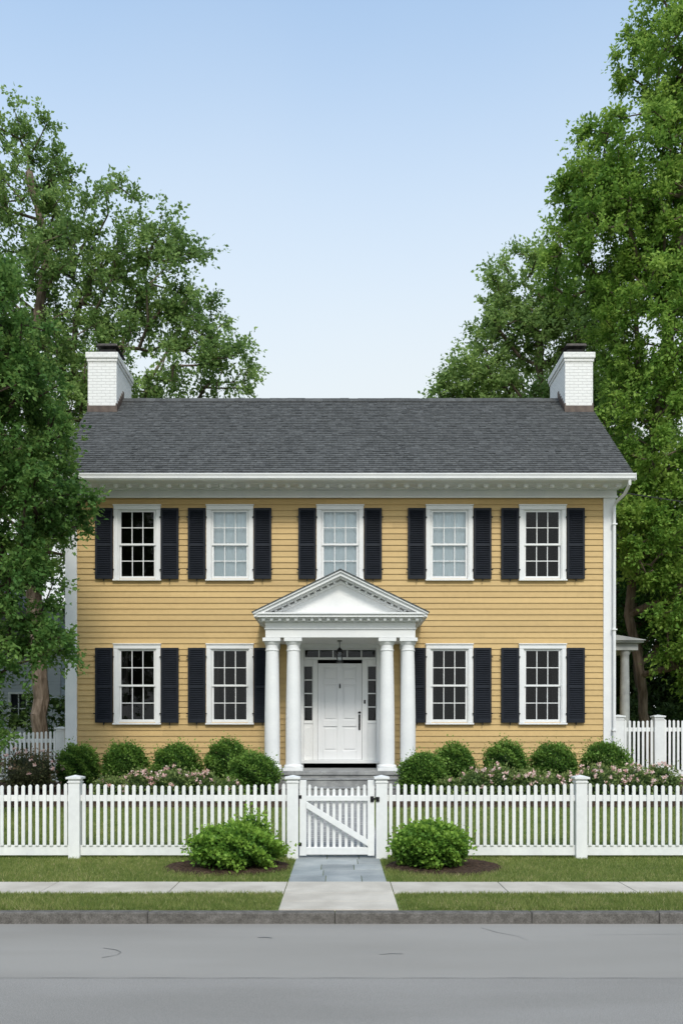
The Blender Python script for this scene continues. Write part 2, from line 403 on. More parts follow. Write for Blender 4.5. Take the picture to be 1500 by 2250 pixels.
def grass(name, x0,x1,y0,y1,n,h,w,seed,excl=None):
    rng = np.random.default_rng(seed)
    x = rng.uniform(x0,x1,n); y = rng.uniform(y0,y1,n)
    if excl is not None:
        k = ~excl(x,y); x = x[k]; y = y[k]
    n = len(x); z = np.interp(y, GY, GZ)
    patch = .5+.5*np.sin(x*1.7+np.sin(y*2.3)*1.5)*np.sin(y*1.9+x*.6)
    p2 = np.sin(x*9+2*np.sin(y*7))*np.sin(y*11+1.5*np.sin(x*5))
    hh = h*rng.uniform(.5,1.4,n)*(.8+.4*patch); a = rng.uniform(0,math.pi,n); lean = rng.normal(size=(n,2))*.5
    B = np.stack([x,y,z],1); s = np.stack([np.cos(a),np.sin(a),np.zeros(n)],1)*w*rng.uniform(.6,1.3,n)[:,None]
    T = B + np.stack([lean[:,0]*hh, lean[:,1]*hh, hh],1)
    q = np.stack([B-s,B+s,T],1)
    ti = .42 + rng.normal(size=n)*.24 + (patch-.5)*.25 + p2*.12 + (rng.random(n) < .07)*.5
    npmesh(name, q, 3, ti, GRASS, kind='stuff', label='short trimmed green lawn grass', category='grass')
def ex1(x,y): return ((x > -.68+.012*np.sin(y*40)) & (x < .64+.012*np.sin(y*33)))
def ex2(x,y): return ((x > -.67) & (x < .59)) | (((x+1.56)/.84)**2+((y-11.33)/.66)**2 < 1) | (((x-1.42)/.79)**2+((y-11.33)/.66)**2 < 1)
grass('verge_grass', -5.5,5.5,8.595,9.46,75000,.040,.0036,11,ex1)
grass('verge_grass', -6.5,6.5,10.145,12.3,115000,.040,.0040,12,ex2)
grass('lawn_grass', -8,8,12.3,14.95,90000,.04,.004,13,ex1)

# ------------------------------------------------------------------ house
house = empty('colonial_house', (0,20.5,.85), label='two-storey yellow clapboard house with black shutters and white portico', category='house')
YF = 17.95
wins_u = [(-4.455,'dark'),(-2.425,'blind'),(-.01,'blind'),(2.385,'blind'),(4.425,'dark')]
wins_l = [(-4.455,'drape'),(-2.425,'drape'),(2.385,'drape'),(4.425,'drape')]
UZ = (5.29,6.96); LZ = (2.14,3.91)
ops = []
for x,_ in wins_u: ops.append((x-.46,x+.46,UZ[0]+.05,UZ[1]-.05))
for x,_ in wins_l: ops.append((x-.46,x+.46,LZ[0]+.05,LZ[1]-.05))
DO = (-.93,.95,1.1,3.95); ops.append(DO)

def siding(mb, x0, x1, z0, z1, ops, pitch, plane, sgn, axis, rng, gable=None):
    z = z0
    def pt(u, off, zz): return (u, plane + sgn*off, zz) if axis == 'x' else (plane + sgn*off, u, zz)
    while z < z1 - 1e-6:
        zt = min(z+pitch, z1)
        cutz = sorted({z, zt} | {o[2] for o in ops if z < o[2] < zt} | {o[3] for o in ops if z < o[3] < zt})
        X0, X1 = x0, x1
        if gable:
            X0, X1 = gable(zt)
            if X1 - X0 < .1: break
        joints = [X0]; u = X0 + rng.uniform(1,3.8)
        while u < X1-.4: joints.append(u); u += rng.uniform(2.4,4.2)
        joints.append(X1)
        for a, b in zip(joints[:-1], joints[1:]):
            ti = rng.uniform(0,1)
            for za, zb in zip(cutz[:-1], cutz[1:]):
                segs = [(a,b)]
                for o in ops:
                    if o[2] < (za+zb)/2 < o[3]:
                        ns = []
                        for s0, s1 in segs:
                            if o[1] <= s0 or o[0] >= s1: ns.append((s0,s1)); continue
                            if o[0] > s0: ns.append((s0,o[0]))
                            if o[1] < s1: ns.append((o[1],s1))
                        segs = ns
                oa = .021 - .018*(za-z)/pitch; ob = .021 - .018*(zb-z)/pitch
                for s0, s1 in segs:
                    g = .0012
                    mb.add([pt(s0+g,oa,za),pt(s1-g,oa,za),pt(s1-g,ob,zb),pt(s0+g,ob,zb)], [(0,1,2,3)], ti)
                    if za == z: mb.add([pt(s0,oa,za),pt(s1,oa,za),pt(s1,0,za+.003),pt(s0,0,za+.003)], [(3,2,1,0)], ti)
        z = zt
rg = random.Random(5)
mb = MB(); siding(mb, -5.78, 5.76, 1.0, 7.12, ops, .127, YF, -1, 'x', rg)
def sheath(mb, y):
    zs = sorted({.85,7.3} | {o[2] for o in ops} | {o[3] for o in ops})
    for za, zb in zip(zs[:-1], zs[1:]):
        segs = [(-6,6)]
        for o in ops:
            if o[2] < (za+zb)/2 < o[3]:
                ns = []
                for s0, s1 in segs:
                    if o[1] <= s0 or o[0] >= s1: ns.append((s0,s1)); continue
                    if o[0] > s0: ns.append((s0,o[0]))
                    if o[1] < s1: ns.append((o[1],s1))
                segs = ns
        for s0, s1 in segs: mb.add([(s0,y,za),(s1,y,za),(s1,y,zb),(s0,y,zb)], [(0,1,2,3)])
sheath(mb, YF+.004)
SL = (10.27-7.4)/(20.5-17.3)
def gab(z):
    if z < 7.3: return (17.97,23.03)
    d = (z-7.0)/SL - .25
    return (17.97+max(0,d), 23.03-max(0,d))
for sx in (-1,1): 
    siding(mb, 17.97,23.03,1.0,10.0,[],.127,6.0*sx,sx,'y',rg,gab)
siding(mb,-6,6,1.0,7.3,[],.127,23.05,1,'x',rg)
make('wall', mb, YELLOW, house, recalc=False)
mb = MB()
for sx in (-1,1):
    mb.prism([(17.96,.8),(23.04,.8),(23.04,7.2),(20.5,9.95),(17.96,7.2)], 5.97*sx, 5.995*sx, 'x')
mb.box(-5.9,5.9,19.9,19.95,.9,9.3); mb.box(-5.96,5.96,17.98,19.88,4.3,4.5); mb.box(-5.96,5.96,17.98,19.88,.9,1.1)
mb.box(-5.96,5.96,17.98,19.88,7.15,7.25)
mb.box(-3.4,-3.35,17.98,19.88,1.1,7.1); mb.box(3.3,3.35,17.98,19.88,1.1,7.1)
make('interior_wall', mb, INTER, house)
mb = MB(); mb.box(-6.0,6.0,17.90,23.1,.6,1.02)
make('foundation', mb, STONE, house)
for a, b in ((-6.03,-5.775),(5.755,6.02)):
    mb = MB(); mb.box(a,b,17.905,17.99,1.0,7.13); mb.box(a if a < 0 else b-.03, a+.03 if a < 0 else b, 17.992,18.2,1.0,7.13)
    make('corner_board', mb, WHITE, house, bevel=.004)
mb = MB(); mb.box(-6.05,6.04,17.89,17.96,7.12,7.42); mb.box(-6.07,6.06,17.865,17.905,7.10,7.145)
mb.box(-6.08,6.07,17.80,17.888,7.27,7.33)
make('frieze_board', mb, WHITE, house, bevel=.006)
mb = MB(); 
prof = [(17.30,7.30),(17.30,7.335),(17.34,7.34),(17.34,7.44),(17.99,7.44),(17.99,7.335),(17.885,7.335),(17.885,7.30)]
mb.prism(prof, -6.17, 6.17, 'x')
make('soffit', mb, WHITE, house, bevel=.003)
mb = MB(); n = 43
mb.box(-6.0,6.0,17.44,17.60,7.283,7.2985)
for i in range(n):
    x = -5.95 + i*11.9/(n-1); mb.lathe([(.036,-.092),(.054,-.078),(.062,-.050),(.058,-.016)], (x,17.52,7.30), 14)
make('dentil_moulding', mb, WHITE, house, smooth=True)
mb = MB()
gp = [(17.30,7.345),(17.30,7.30),(17.24,7.29),(17.205,7.325),(17.20,7.37),(17.185,7.405),(17.185,7.425),(17.20,7.425),(17.215,7.375),(17.25,7.32),(17.29,7.345)]
mb.prism(gp, -6.21, 6.21, 'x')
mb.box(-6.215,-6.205,17.18,17.30,7.285,7.43); mb.box(6.205,6.215,17.18,17.30,7.285,7.43)
make('gutter', mb, WHITE, house)
mb = MB(); mb.tube([(6.10,17.26,7.30),(6.10,17.27,7.22),(6.08,17.5,7.08),(5.99,17.80,6.98),(5.97,17.85,6.90),(5.97,17.85,6),(5.97,17.85,1.0)], .036, 10)
for z in (6.5,4.2,2.0): mb.box(5.92,6.02,17.80,17.90,z,z+.03)
make('downspout', mb, WHITE, house, smooth=True)

roof_mb = MB()
roof_mb.prism([(17.30,7.445),(20.5,10.25),(23.7,7.445),(23.7,7.40),(20.5,10.17),(17.30,7.40)], -6.16, 6.16, 'x')
e0 = Vector((0,17.20,7.36+.05)); sl = Vector((0,20.5-17.20,10.30-7.41)); LEN = sl.length; sd = sl.normalized(); nd = Vector((0,-sd.z,sd.y))
def shingles(mb, x0, x1, org, sdir, ndir, length, expo, rng, xlim=None):
    k = int(length/expo)+1
    for i in range(k):
        s0 = i*expo; s1 = min(s0+expo, length)
        if s1 - s0 < .02: break
        u = x0
        while u < x1-.01:
            wdt = rng.uniform(.07,.17); ub = min(u+wdt, x1); jt = rng.uniform(-.011,.011) if i else 0
            h0 = rng.uniform(.010,.019); h1 = .004; ti = min(1,max(0,rng.gauss(.5,.26)))
            a = org + sdir*(s0+jt); b = org + sdir*s1
            def q(base, uu, h): p = base + ndir*h; return (uu, p.y, p.z)
            vv = [q(a,u+.0015,h0),q(a,ub-.0015,h0),q(b,ub-.0015,h1),q(b,u+.0015,h1),q(a,u+.0015,-.004),q(a,ub-.0015,-.004)]
            mb.add(vv, [(0,1,2,3),(4,5,1,0),(4,0,3),(5,2,1)], ti); u = ub
rs = random.Random(9)
shingles(roof_mb, -6.17, 6.17, e0, sd, nd, LEN, .104, rs)
e1 = Vector((0,23.80,7.41)); sd1 = Vector((0,-sd.y,sd.z)); nd1 = Vector((0,sd.z,sd.y))
shingles(roof_mb, -6.17, 6.17, e1, sd1, nd1, LEN, .104, rs)
u = -6.17
while u < 6.15:
    ub = min(u+.22,6.17); ti = rs.random()
    roof_mb.prism([(20.36,10.205),(20.5,10.325),(20.64,10.205),(20.64,10.225),(20.5,10.345+rs.uniform(0,.012)),(20.36,10.225)], u, ub, 'x', ti); u = ub
roof = make('roof', roof_mb, SHINGLE, house, recalc=False)
for sx in (-1,1):
    mb = MB()
    mb.prism([(17.22,7.34),(17.22,7.41),(20.5,10.29),(23.78,7.41),(23.78,7.34),(20.5,10.13)], 6.02*sx, 6.155*sx, 'x')
    make('rake_board', mb, WHITE, house, bevel=.004)
for sx, xo, xi in ((-1,-6.14,-5.44),(1,6.13,5.45)):
    a, b = min(xo,xi), max(xo,xi)
    mb = MB(); mb.box(a,b,19.87,21.3,9.2,10.98)
    mb.box(a-.02,b+.02,19.85,21.32,10.98,11.06); mb.box(a-.045,b+.045,19.825,21.345,11.06,11.20)
    ch = make('chimney', mb, CHIM, roof, bevel=.006)
    mb = MB(); mb.box(a-.008,b+.008,19.858,19.88,9.5,9.91)
    for k in range(6):
        z = 9.75+k*.105
        for xx in ((b-.02,b+.012),(a-.012,a+.02)): mb.box(xx[0],xx[1],19.859+k*.11,19.865+(k+1)*.11,9.5,z+.22)
    make('flashing', mb, LEAD, roof)
    cx = (a+b)/2 + (.02 if sx > 0 else .03)
    mb = MB(); mb.box(cx-.20,cx+.20,20.25,20.85,11.20,11.47); mb.box(cx-.16,cx+.16,20.29,20.81,11.46,11.51)
    mb.prism([(cx-.27,11.5),(cx+.27,11.5),(cx+.23,11.56),(cx-.23,11.56)],20.15,20.95,'y')
    mb.box(cx-.3,cx+.3,20.12,20.98,11.2,11.235)
    make('chimney_cap', mb, DARKCAP, roof, bevel=.006)

def window(cx, zr, kind):
    z0, z1 = zr; w = .515; y0 = 17.90
    mb = MB(); cw = .095
    mb.box(cx-w,cx-w+cw,y0,18.03,z0+.04,z1-.11); mb.box(cx+w-cw,cx+w,y0,18.03,z0+.04,z1-.11)
    mb.box(cx-w,cx+w,y0-.002,18.03,z1-.108,z1-.018); mb.box(cx-w-.012,cx+w+.012,y0-.022,17.96,z1-.018,z1+.005)
    mb.box(cx-w+cw,cx-w+cw+.02,17.925,18.03,z0+.04,z1-.11); mb.box(cx+w-cw-.02,cx+w-cw,17.925,18.03,z0+.04,z1-.11)
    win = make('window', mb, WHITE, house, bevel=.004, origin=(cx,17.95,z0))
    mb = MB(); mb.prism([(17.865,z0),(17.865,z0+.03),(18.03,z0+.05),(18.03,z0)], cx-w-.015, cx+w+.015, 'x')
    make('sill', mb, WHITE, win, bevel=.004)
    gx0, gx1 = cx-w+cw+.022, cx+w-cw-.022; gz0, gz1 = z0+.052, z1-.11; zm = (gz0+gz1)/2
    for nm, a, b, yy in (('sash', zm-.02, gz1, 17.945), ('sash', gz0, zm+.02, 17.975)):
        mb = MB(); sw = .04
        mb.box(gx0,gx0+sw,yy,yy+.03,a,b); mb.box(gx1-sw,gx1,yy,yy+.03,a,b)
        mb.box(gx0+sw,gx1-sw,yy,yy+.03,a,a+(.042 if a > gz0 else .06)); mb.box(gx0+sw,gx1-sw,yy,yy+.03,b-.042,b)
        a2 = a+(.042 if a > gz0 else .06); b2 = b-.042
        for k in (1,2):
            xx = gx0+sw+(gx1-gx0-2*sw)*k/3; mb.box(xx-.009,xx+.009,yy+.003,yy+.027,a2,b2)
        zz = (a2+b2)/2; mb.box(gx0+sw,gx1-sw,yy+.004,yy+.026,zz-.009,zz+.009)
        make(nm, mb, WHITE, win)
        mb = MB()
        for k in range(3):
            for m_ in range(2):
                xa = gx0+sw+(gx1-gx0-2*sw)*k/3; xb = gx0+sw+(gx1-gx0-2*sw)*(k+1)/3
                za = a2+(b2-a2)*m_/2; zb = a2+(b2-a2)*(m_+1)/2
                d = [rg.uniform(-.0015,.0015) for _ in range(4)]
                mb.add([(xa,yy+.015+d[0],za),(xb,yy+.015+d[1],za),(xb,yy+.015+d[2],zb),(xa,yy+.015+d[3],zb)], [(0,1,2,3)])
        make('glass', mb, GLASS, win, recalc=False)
    if kind == 'blind':
        mb = MB(); n = 40; v = []
        for i in range(n+1):
            x = gx0-.03+(gx1-gx0+.06)*i/n; yy = 18.035+.005*math.sin(i*1.1+cx)
            v += [(x,yy,gz0-.03),(x,yy,gz1+.03)]
        mb.add(v, [(2*i,2*i+2,2*i+3,2*i+1) for i in range(n)]); make('blind', mb, CURT, win, smooth=True)
    elif kind == 'drape':
        mb = MB(); n = 16
        for s in (-1,1):
            v = []
            for i in range(n+1):
                x = cx+s*(.42-.14*i/n); yy = 18.20+.025*math.sin(i*1.3)
                v += [(x+s*.0,yy,gz0-.05),(x,yy,gz1+.05)]
            mb.add(v, [(2*i,2*i+2,2*i+3,2*i+1) for i in range(n)])
        make('curtain', mb, DRAPE, win, smooth=True)
    return win
for x,k in wins_u: window(x, UZ, k)
for x,k in wins_l: window(x, LZ, k)

def shutter(cx, z0, z1, w=.385):
    mb = MB(); y0, y1 = 17.875, 17.915; s = .042; x0 = cx-w/2; x1 = cx+w/2
    mb.box(x0,x0+s,y0,y1,z0,z1); mb.box(x1-s,x1,y0,y1,z0,z1)
    zm = z0+(z1-z0)*.46
    for a, b in ((z0,z0+.07),(zm,zm+.05),(z1-.055,z1)): mb.box(x0+s,x1-s,y0,y1,a,b)
    for a, b in ((z0+.07,zm),(zm+.05,z1-.055)):
        n = int((b-a)/.04); 
        for i in range(n):
            z = a+(i+.5)*(b-a)/n
            mb.add([(x0+s,y0+.003,z-.02),(x1-s,y0+.003,z-.02),(x1-s,y1-.006,z+.016),(x0+s,y1-.006,z+.016),
                    (x0+s,y0+.003,z-.013),(x1-s,y0+.003,z-.013),(x1-s,y1-.006,z+.023),(x0+s,y1-.006,z+.023)],
                   [(0,3,2,1),(4,5,6,7),(0,1,5,4),(2,3,7,6)])
    mb.box(x0+s,x1-s,y1-.003,y1-.001,z0+.07,z1-.055)
    return mb
def put_shutters(lst, zr):
    proto = None
    for x in lst:
        if proto is None:
            proto = make('shutter', shutter(x, *zr), SHUT, house, origin=(x,17.9,zr[0]))
            for z in (zr[0]+.2, zr[1]-.2):
                for sx in (-1,1):
                    mb = MB(); mb.box(x+sx*.205-.018,x+sx*.205+.018,17.868,17.888,z-.012,z+.012); make('hinge', mb, BLACK, proto)
            mb = MB(); mb.box(x-.01,x+.01,17.86,17.90,zr[0]-.05,zr[0]+.02)
            make('shutter_dog', mb, BLACK, proto)
        else: copy_tree(proto, house, (x,17.9,zr[0]))
put_shutters([v for x,_ in wins_u for v in (x-.72,x+.72)], (5.33,6.88))
put_shutters([v for x,_ in wins_l for v in (x-.72,x+.72)], (2.18,3.82))

DY = 18.02
mb = MB()
def fr(x0,x1,z0,z1,y0=DY-.05,y1=DY+.06): mb.box(x0,x1,y0,y1,z0,z1)
fr(-.94,-.81,1.19,4.0,17.90); fr(.79,.96,1.19,4.0,17.90)
mb.box(-.94,.96,17.898,DY+.06,3.82,4.0)
fr(-.808,.788,3.57,3.62,DY-.04); fr(-.808,.788,3.785,3.818,DY-.04)
fr(-.808,-.785,3.622,3.783,DY-.02); fr(.768,.788,3.622,3.783,DY-.02)
for i in range(1,5):
    x = -.785+i*1.553/5; fr(x-.012,x+.012,3.622,3.783,DY-.015)
for a, b in ((-.61,-.505),(.475,.59)): fr(a,b,1.36,3.568,DY-.04)
for a, b in ((-.808,-.612),(.592,.788)):
    fr(a,b,1.36,2.16,DY-.02); mb.box(a+.035,b-.035,DY-.028,DY-.018,1.45,2.08)
    fr(a,b,2.162,2.23,DY-.035); fr(a,b,3.42,3.568,DY-.03)
    for i in range(1,4):
        z = 2.23+i*1.19/4; fr(a,b,z-.012,z+.012,DY-.02)
    fr(a,a+.012,2.232,3.418,DY-.02); fr(b-.012,b,2.232,3.418,DY-.02)
mb.box(-.94,.96,17.86,DY+.08,1.29,1.358)
sur = make('door_surround', mb, WHITE, house, bevel=.003)
for nm, a, b, c, d in (('transom_glass',-.785,.768,3.62,3.785),('sidelight_glass',-.808,-.612,2.23,3.42),('sidelight_glass',.592,.788,2.23,3.42)):
    mb = MB(); mb.add([(a,DY+.01,c),(b,DY+.01,c),(b,DY+.01,d),(a,DY+.01,d)], [(0,1,2,3)])
    make(nm, mb, GLASS, sur, recalc=False)
mb = MB(); dx0, dx1, dz0, dz1 = -.50,.47,1.362,3.49; yb = DY+.02; s = .12
mb.box(dx0,dx1,yb,yb+.04,dz0,dz1)
st = [(dx0,dx0+s),(-.015-.055,-.015+.055),(dx1-s,dx1)]
for a, b in st: mb.box(a,b,yb-.022,yb-.001,dz0,dz1)
zr = [(dz0,dz0+.2),(2.10,2.24),(3.02,3.12),(3.39,dz1)]
for a, b in zr:
    mb.box(dx0+s+.001,-.071,yb-.021,yb-.001,a,b); mb.box(.041,dx1-s-.001,yb-.021,yb-.001,a,b)
for k in range(3):
    a = zr[k][1]; b = zr[k+1][0]
    for xa, xb in ((dx0+s,-.07),(.04,dx1-s)):
        mb.box(xa+.04,xb-.04,yb-.014,yb-.001,a+.04,b-.04)
door = make('door', mb, DOORP, house, bevel=.005)
mb = MB(); mb.box(.395,.435,yb-.032,yb-.022,2.02,2.36); mb.tube([(.415,yb-.03,2.28),(.415,yb-.08,2.26),(.415,yb-.09,2.16),(.415,yb-.08,2.08),(.415,yb-.03,2.06)], .016)
mb.lathe([(.03,0),(.03,.035)], (.415,yb-.03,2.39), 12)
make('handle', mb, BLACK, door, smooth=True)
mb = MB(); mb.tube([(.53,yb-.06,2.60),(.53,yb-.06,2.68)],.02)
make('doorbell', mb, BLACK, sur)
mb = MB(); mb.tube([(-.015,yb-.022,3.03),(-.015,yb-.05,3.01),(-.015,yb-.05,2.96),(-.015,yb-.03,2.95)], .015)
make('door_knocker', mb, BLACK, door, smooth=True)

mb = MB()
mb.box(-1.526,1.517,16.60,17.925,3.90,4.06); mb.box(-1.545,1.536,16.58,17.925,4.062,4.085); mb.box(-1.53,1.521,16.596,17.925,4.087,4.21)
port = make('portico', mb, WHITE, house, bevel=.004, origin=(0,16.6,3.9))
mb = MB(); mb.box(-1.60,1.591,16.53,17.92,4.212,4.25); mb.box(-1.70,1.70,16.38,17.92,4.285,4.34); mb.box(-1.73,1.73,16.35,17.92,4.342,4.375)
mb.box(-1.64,1.631,16.49,17.92,4.252,4.284)
for i in range(20):
    x = -1.55+i*(3.09/19); mb.box(x-.030,x+.030,16.43,16.50,4.222,4.283)
for sx in (-1.665,1.61):
    for i in range(9): mb.box(sx,sx+.05,16.55+i*.15,16.60+i*.15,4.225,4.283)
make('cornice', mb, WHITE, port, bevel=.003)
AX, AZ, BX, BZ = 0, 5.22, 1.755, 4.375
mb = MB()
mb.prism([(-1.55,4.376),(1.55,4.376),(AX,5.10)], 16.62, 17.925)
for s in (-1,1):
    ex = AX+s*(BX)
    def rk(t0, t1, ya, yb_, ins=0):
        d = Vector((s*BX,BZ-AZ)).normalized(); nn = Vector((d.y,-d.x)) if s > 0 else Vector((-d.y,d.x))
        if nn.y > 0: nn = -nn
        a = Vector((AX,AZ)); b = Vector((ex,BZ))
        k = 1/abs(nn.y)
        mb.prism([(a.x,a.y-t0*k),(b.x-s*ins,b.y+ins*(AZ-BZ)/BX-t0*k),(b.x-s*ins,b.y+ins*(AZ-BZ)/BX-t1*k),(a.x,a.y-t1*k)], ya, yb_)
    rk(0,.035,16.33,17.92); rk(.037,.095,16.365,17.92,.02); rk(.097,.125,16.47,17.92,.10); rk(.16,.20,16.56,16.63,.2)
    d = Vector((s*BX,0,BZ-AZ)); L_ = d.length; d.normalize(); up = Vector((-d.z*s,0,d.x*s)); 
    for i in range(1,12):
        c = Vector((AX,16.54,AZ)) + d*(.06+i*(L_-.2)/12) - up*.147
        vv = []
        for (p, q, r_) in ((-1,-1,-1),(1,-1,-1),(1,1,-1),(-1,1,-1),(-1,-1,1),(1,-1,1),(1,1,1),(-1,1,1)):
            w_ = c + d*(p*.026) + Vector((0,q*.035,0)) + up*(r_*.018); vv.append(w_)
        mb.add(vv, [(0,3,2,1),(4,5,6,7),(0,1,5,4),(1,2,6,5),(2,3,7,6),(3,0,4,7)])
make('pediment', mb, WHITE, port, bevel=.002)
mb = MB()
for s in (-1,1):
    mb.prism([(AX,AZ+.003),(AX+s*(BX+.02),BZ-.007),(AX+s*(BX+.02),BZ+.008),(AX,AZ+.022)], 16.31, 17.93)
make('portico_roof', mb, SHINGLE, port)
for x in (-1.40,-.965,.95,1.38):
    mb = MB(); y = 16.76
    mb.lathe([(.185,.05),(.195,.07),(.195,.09),(.185,.11),(.160,.125),(.157,.15),(.158,.6),(.155,1.1),(.148,1.6),(.138,2.1),(.130,2.42),(.130,2.44),(.142,2.45),(.142,2.47),(.131,2.48),(.131,2.56),(.15,2.585),(.165,2.62),(.17,2.635)], (x,y,1.19), 40)
    mb.box(x-.20,x+.20,y-.20,y+.20,1.191,1.245); mb.box(x-.18,x+.18,y-.18,y+.18,3.826,3.895)
    make('column', mb, WHITE, port, smooth=True)
for x in (-1.43,1.40):
    mb = MB(); mb.box(x-.09,x+.09,17.88,17.93,1.2,3.89); mb.box(x-.11,x+.11,17.865,17.93,1.2,1.3); mb.box(x-.11,x+.11,17.865,17.93,3.79,3.89)
    make('pilaster', mb, WHITE, port, bevel=.003)
mb = MB(); mb.box(-1.66,1.65,16.46,17.92,.6,1.11); mb.box(-1.69,1.68,16.43,17.92,1.112,1.19)
make('porch_floor', mb, STONE, port, bevel=.008)
for a, b, z, zz in ((16.13,16.44,1.03,1.052),(15.83,16.128,.875,.90)):
    mb = MB(); mb.box(-1.15,1.12,a,b,.5,z); mb.box(-1.16,1.13,a-.02,b-.001,z+.001,zz)
    make('step', mb, STONE, port, bevel=.006)

lan = empty('hanging_lantern', (-.02,17.2,3.45), label='small dark metal lantern hanging under porch ceiling', category='lantern')
mb = MB(); cx, cy = -.02, 17.2
mb.tube([(cx,cy,3.9),(cx,cy,3.74)], .008); mb.lathe([(.012,0),(.04,-.03),(.085,-.09),(.09,-.1)][::-1], (cx,cy,3.76), 8)
mb.lathe([(.075,0),(.08,.02)], (cx,cy,3.44), 8); mb.lathe([(.05,0),(.05,.015)], (cx,cy,3.885), 12)
for i in range(4):
    a = math.pi/4+i*math.pi/2; mb.tube([(cx+.07*math.cos(a),cy+.07*math.sin(a),3.45),(cx+.075*math.cos(a),cy+.075*math.sin(a),3.67)], .010, 6)
make('lantern_frame', mb, BLACK, lan)
mb = MB(); mb.lathe([(.055,0),(.06,.2)], (cx,cy,3.462), 8); make('lantern_glass', mb, GLASS, lan, smooth=True)

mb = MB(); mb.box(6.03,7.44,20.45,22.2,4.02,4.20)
sp = make('side_porch', mb, SHADEP, house, bevel=.006, origin=(7,21.5,1))
mb = MB(); mb.box(6.03,7.55,20.35,22.3,4.202,4.25); mb.prism([(6.03,4.252),(7.58,4.252),(7.58,4.27),(6.03,4.52)],20.3,22.35,'y'); make('porch_roof', mb, SHADEP, sp, bevel=.004)
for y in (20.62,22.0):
    mb = MB(); mb.lathe([(.15,0),(.15,.1),(.12,.14),(.12,1.5),(.105,2.7),(.105,2.8),(.14,2.86),(.14,2.92)], (7.16,y,1.1), 24); make('porch_column', mb, SHADEP, sp, smooth=True)
mb = MB(); mb.box(6.03,7.5,20.4,22.2,.7,1.1); make('porch_deck', mb, STONE, sp)

# ------------------------------------------------------------------ fences
def picket(mb, x, y, w, th, z0, z1):
    mb.prism([(x-w/2,z0),(x+w/2,z0),(x+w/2,z1-w*.42),(x+w*.22,z1-.004),(x,z1),(x-w*.22,z1-.004),(x-w/2,z1-w*.42)], y, y+th)
def post(mb, x, y, w, z0, z1):
    h = w/2; mb.box(x-h,x+h,y-h,y+h,z0,z1-.06); mb.box(x-h-.012,x+h+.012,y-h-.012,y+h+.012,z1-.115,z1-.095)
    mb.box(x-h-.03,x+h+.03,y-h-.03,y+h+.03,z1-.06,z1-.028)
    mb.add([(x-h-.02,y-h-.02,z1-.027),(x+h+.02,y-h-.02,z1-.027),(x+h+.02,y+h+.02,z1-.027),(x-h-.02,y+h+.02,z1-.027),(x,y,z1)], [(3,2,1,0),(0,1,4),(1,2,4),(2,3,4),(3,0,4)])
FY = 12.1
def fence(name, label, posts, y, z0, ztop, pt, pw, sp_, postw=.165, grp='white picket fences around the garden'):
    root = empty(name, ((posts[0]+posts[-1])/2, y, z0), label=label, category='fence', group=grp)
    for x in posts:
        mb = MB(); post(mb, x, y, postw, z0-.05, pt); make('post', mb, FWHITE, root, bevel=.004)
    for a, b in zip(posts[:-1], posts[1:]):
        xa = a+postw/2; xb = b-postw/2
        for ra, rb in ((z0+.04,z0+.19),(ztop-.245,ztop-.155)):
            mb = MB(); mb.box(xa,xb,y-.022,y+.022,ra,rb); make('rail', mb, FWHITE, root, bevel=.004)
        n = max(2, round((xb-xa)/sp_)); mb = MB()
        for i in range(n):
            x = xa+(i+.5)*(xb-xa)/n + rg.uniform(-.002,.002); t = 2*(i+.5)/n-1
            picket(mb, x, y-.0438+rg.uniform(-.0002,.0002), pw, .022, z0+.185, ztop+.035*t*t-.012+rg.uniform(-.003,.003))
        make('pickets', mb, FWHITE, root, bevel=.002)
    return root
fence('picket_fence', 'white painted picket fence beside gate along the sidewalk', [-12.6,-9.8,-6.9,-3.92,-.705], FY, .12, 1.205, 1.35, .050, .106)
fence('picket_fence', 'white painted picket fence beside gate along the sidewalk', [.605,3.545,6.5,9.4,12.3], FY, .12, 1.205, 1.35, .050, .106)
fence('picket_fence', 'white picket side yard fence joining the house corner', [6.12,7.0,9.2,11.4], 18.05, .95, 2.23, 2.36, .05, .095, .2)
fence('picket_fence', 'low white picket side yard fence near tree trunk', [-11,-8.6,-6.27], 18.4, .85, 1.98, 2.10, .05, .095, .2)

gate = empty('garden_gate', (-.055,FY,.14), label='white picket gate with diagonal brace and black latch, closed', category='gate')
mb = MB(); gx0, gx1 = -.605, .50
mb.box(gx0,gx0+.10,FY-.025,FY+.025,.155,1.27); mb.box(gx1-.10,gx1,FY-.025,FY+.025,.155,1.27)
mb.box(gx0+.10,gx1-.10,FY-.022,FY+.022,.17,.28); mb.box(gx0+.10,gx1-.10,FY-.022,FY+.022,.965,1.04)
mb.prism([(gx0+.10,.96),(gx0+.10,.86),(gx1-.10,.30),(gx1-.10,.40)], FY-.055,FY-.023)
make('gate_frame', mb, FWHITE, gate, bevel=.004)
mb = MB(); n = 10
for i in range(n):
    x = gx0+.10+(i+.5)*(gx1-gx0-.2)/n; t = 2*(i+.5)/n-1
    picket(mb, x, FY+.0235, .044, .02, .20, 1.14+.08*t*t)
make('pickets', mb, FWHITE, gate, bevel=.002)
mb = MB(); mb.box(gx1-.05,gx1+.06,FY-.045,FY-.026,.985,1.01); mb.box(gx1-.06,gx1-.01,FY-.04,FY-.026,.95,1.035); mb.box(gx1+.02,gx1+.07,FY-.10,FY-.085,.96,1.03); mb.box(gx1+.02,gx1+.04,FY-.09,FY-.03,.98,1.02)
make('latch', mb, BLACK, gate, bevel=.003)
for z in (.3,1.0):
    mb = MB(); mb.box(gx0-.03,gx0+.03,FY-.034,FY-.026,z,z+.05)
    make('hinge', mb, BLACK, gate)

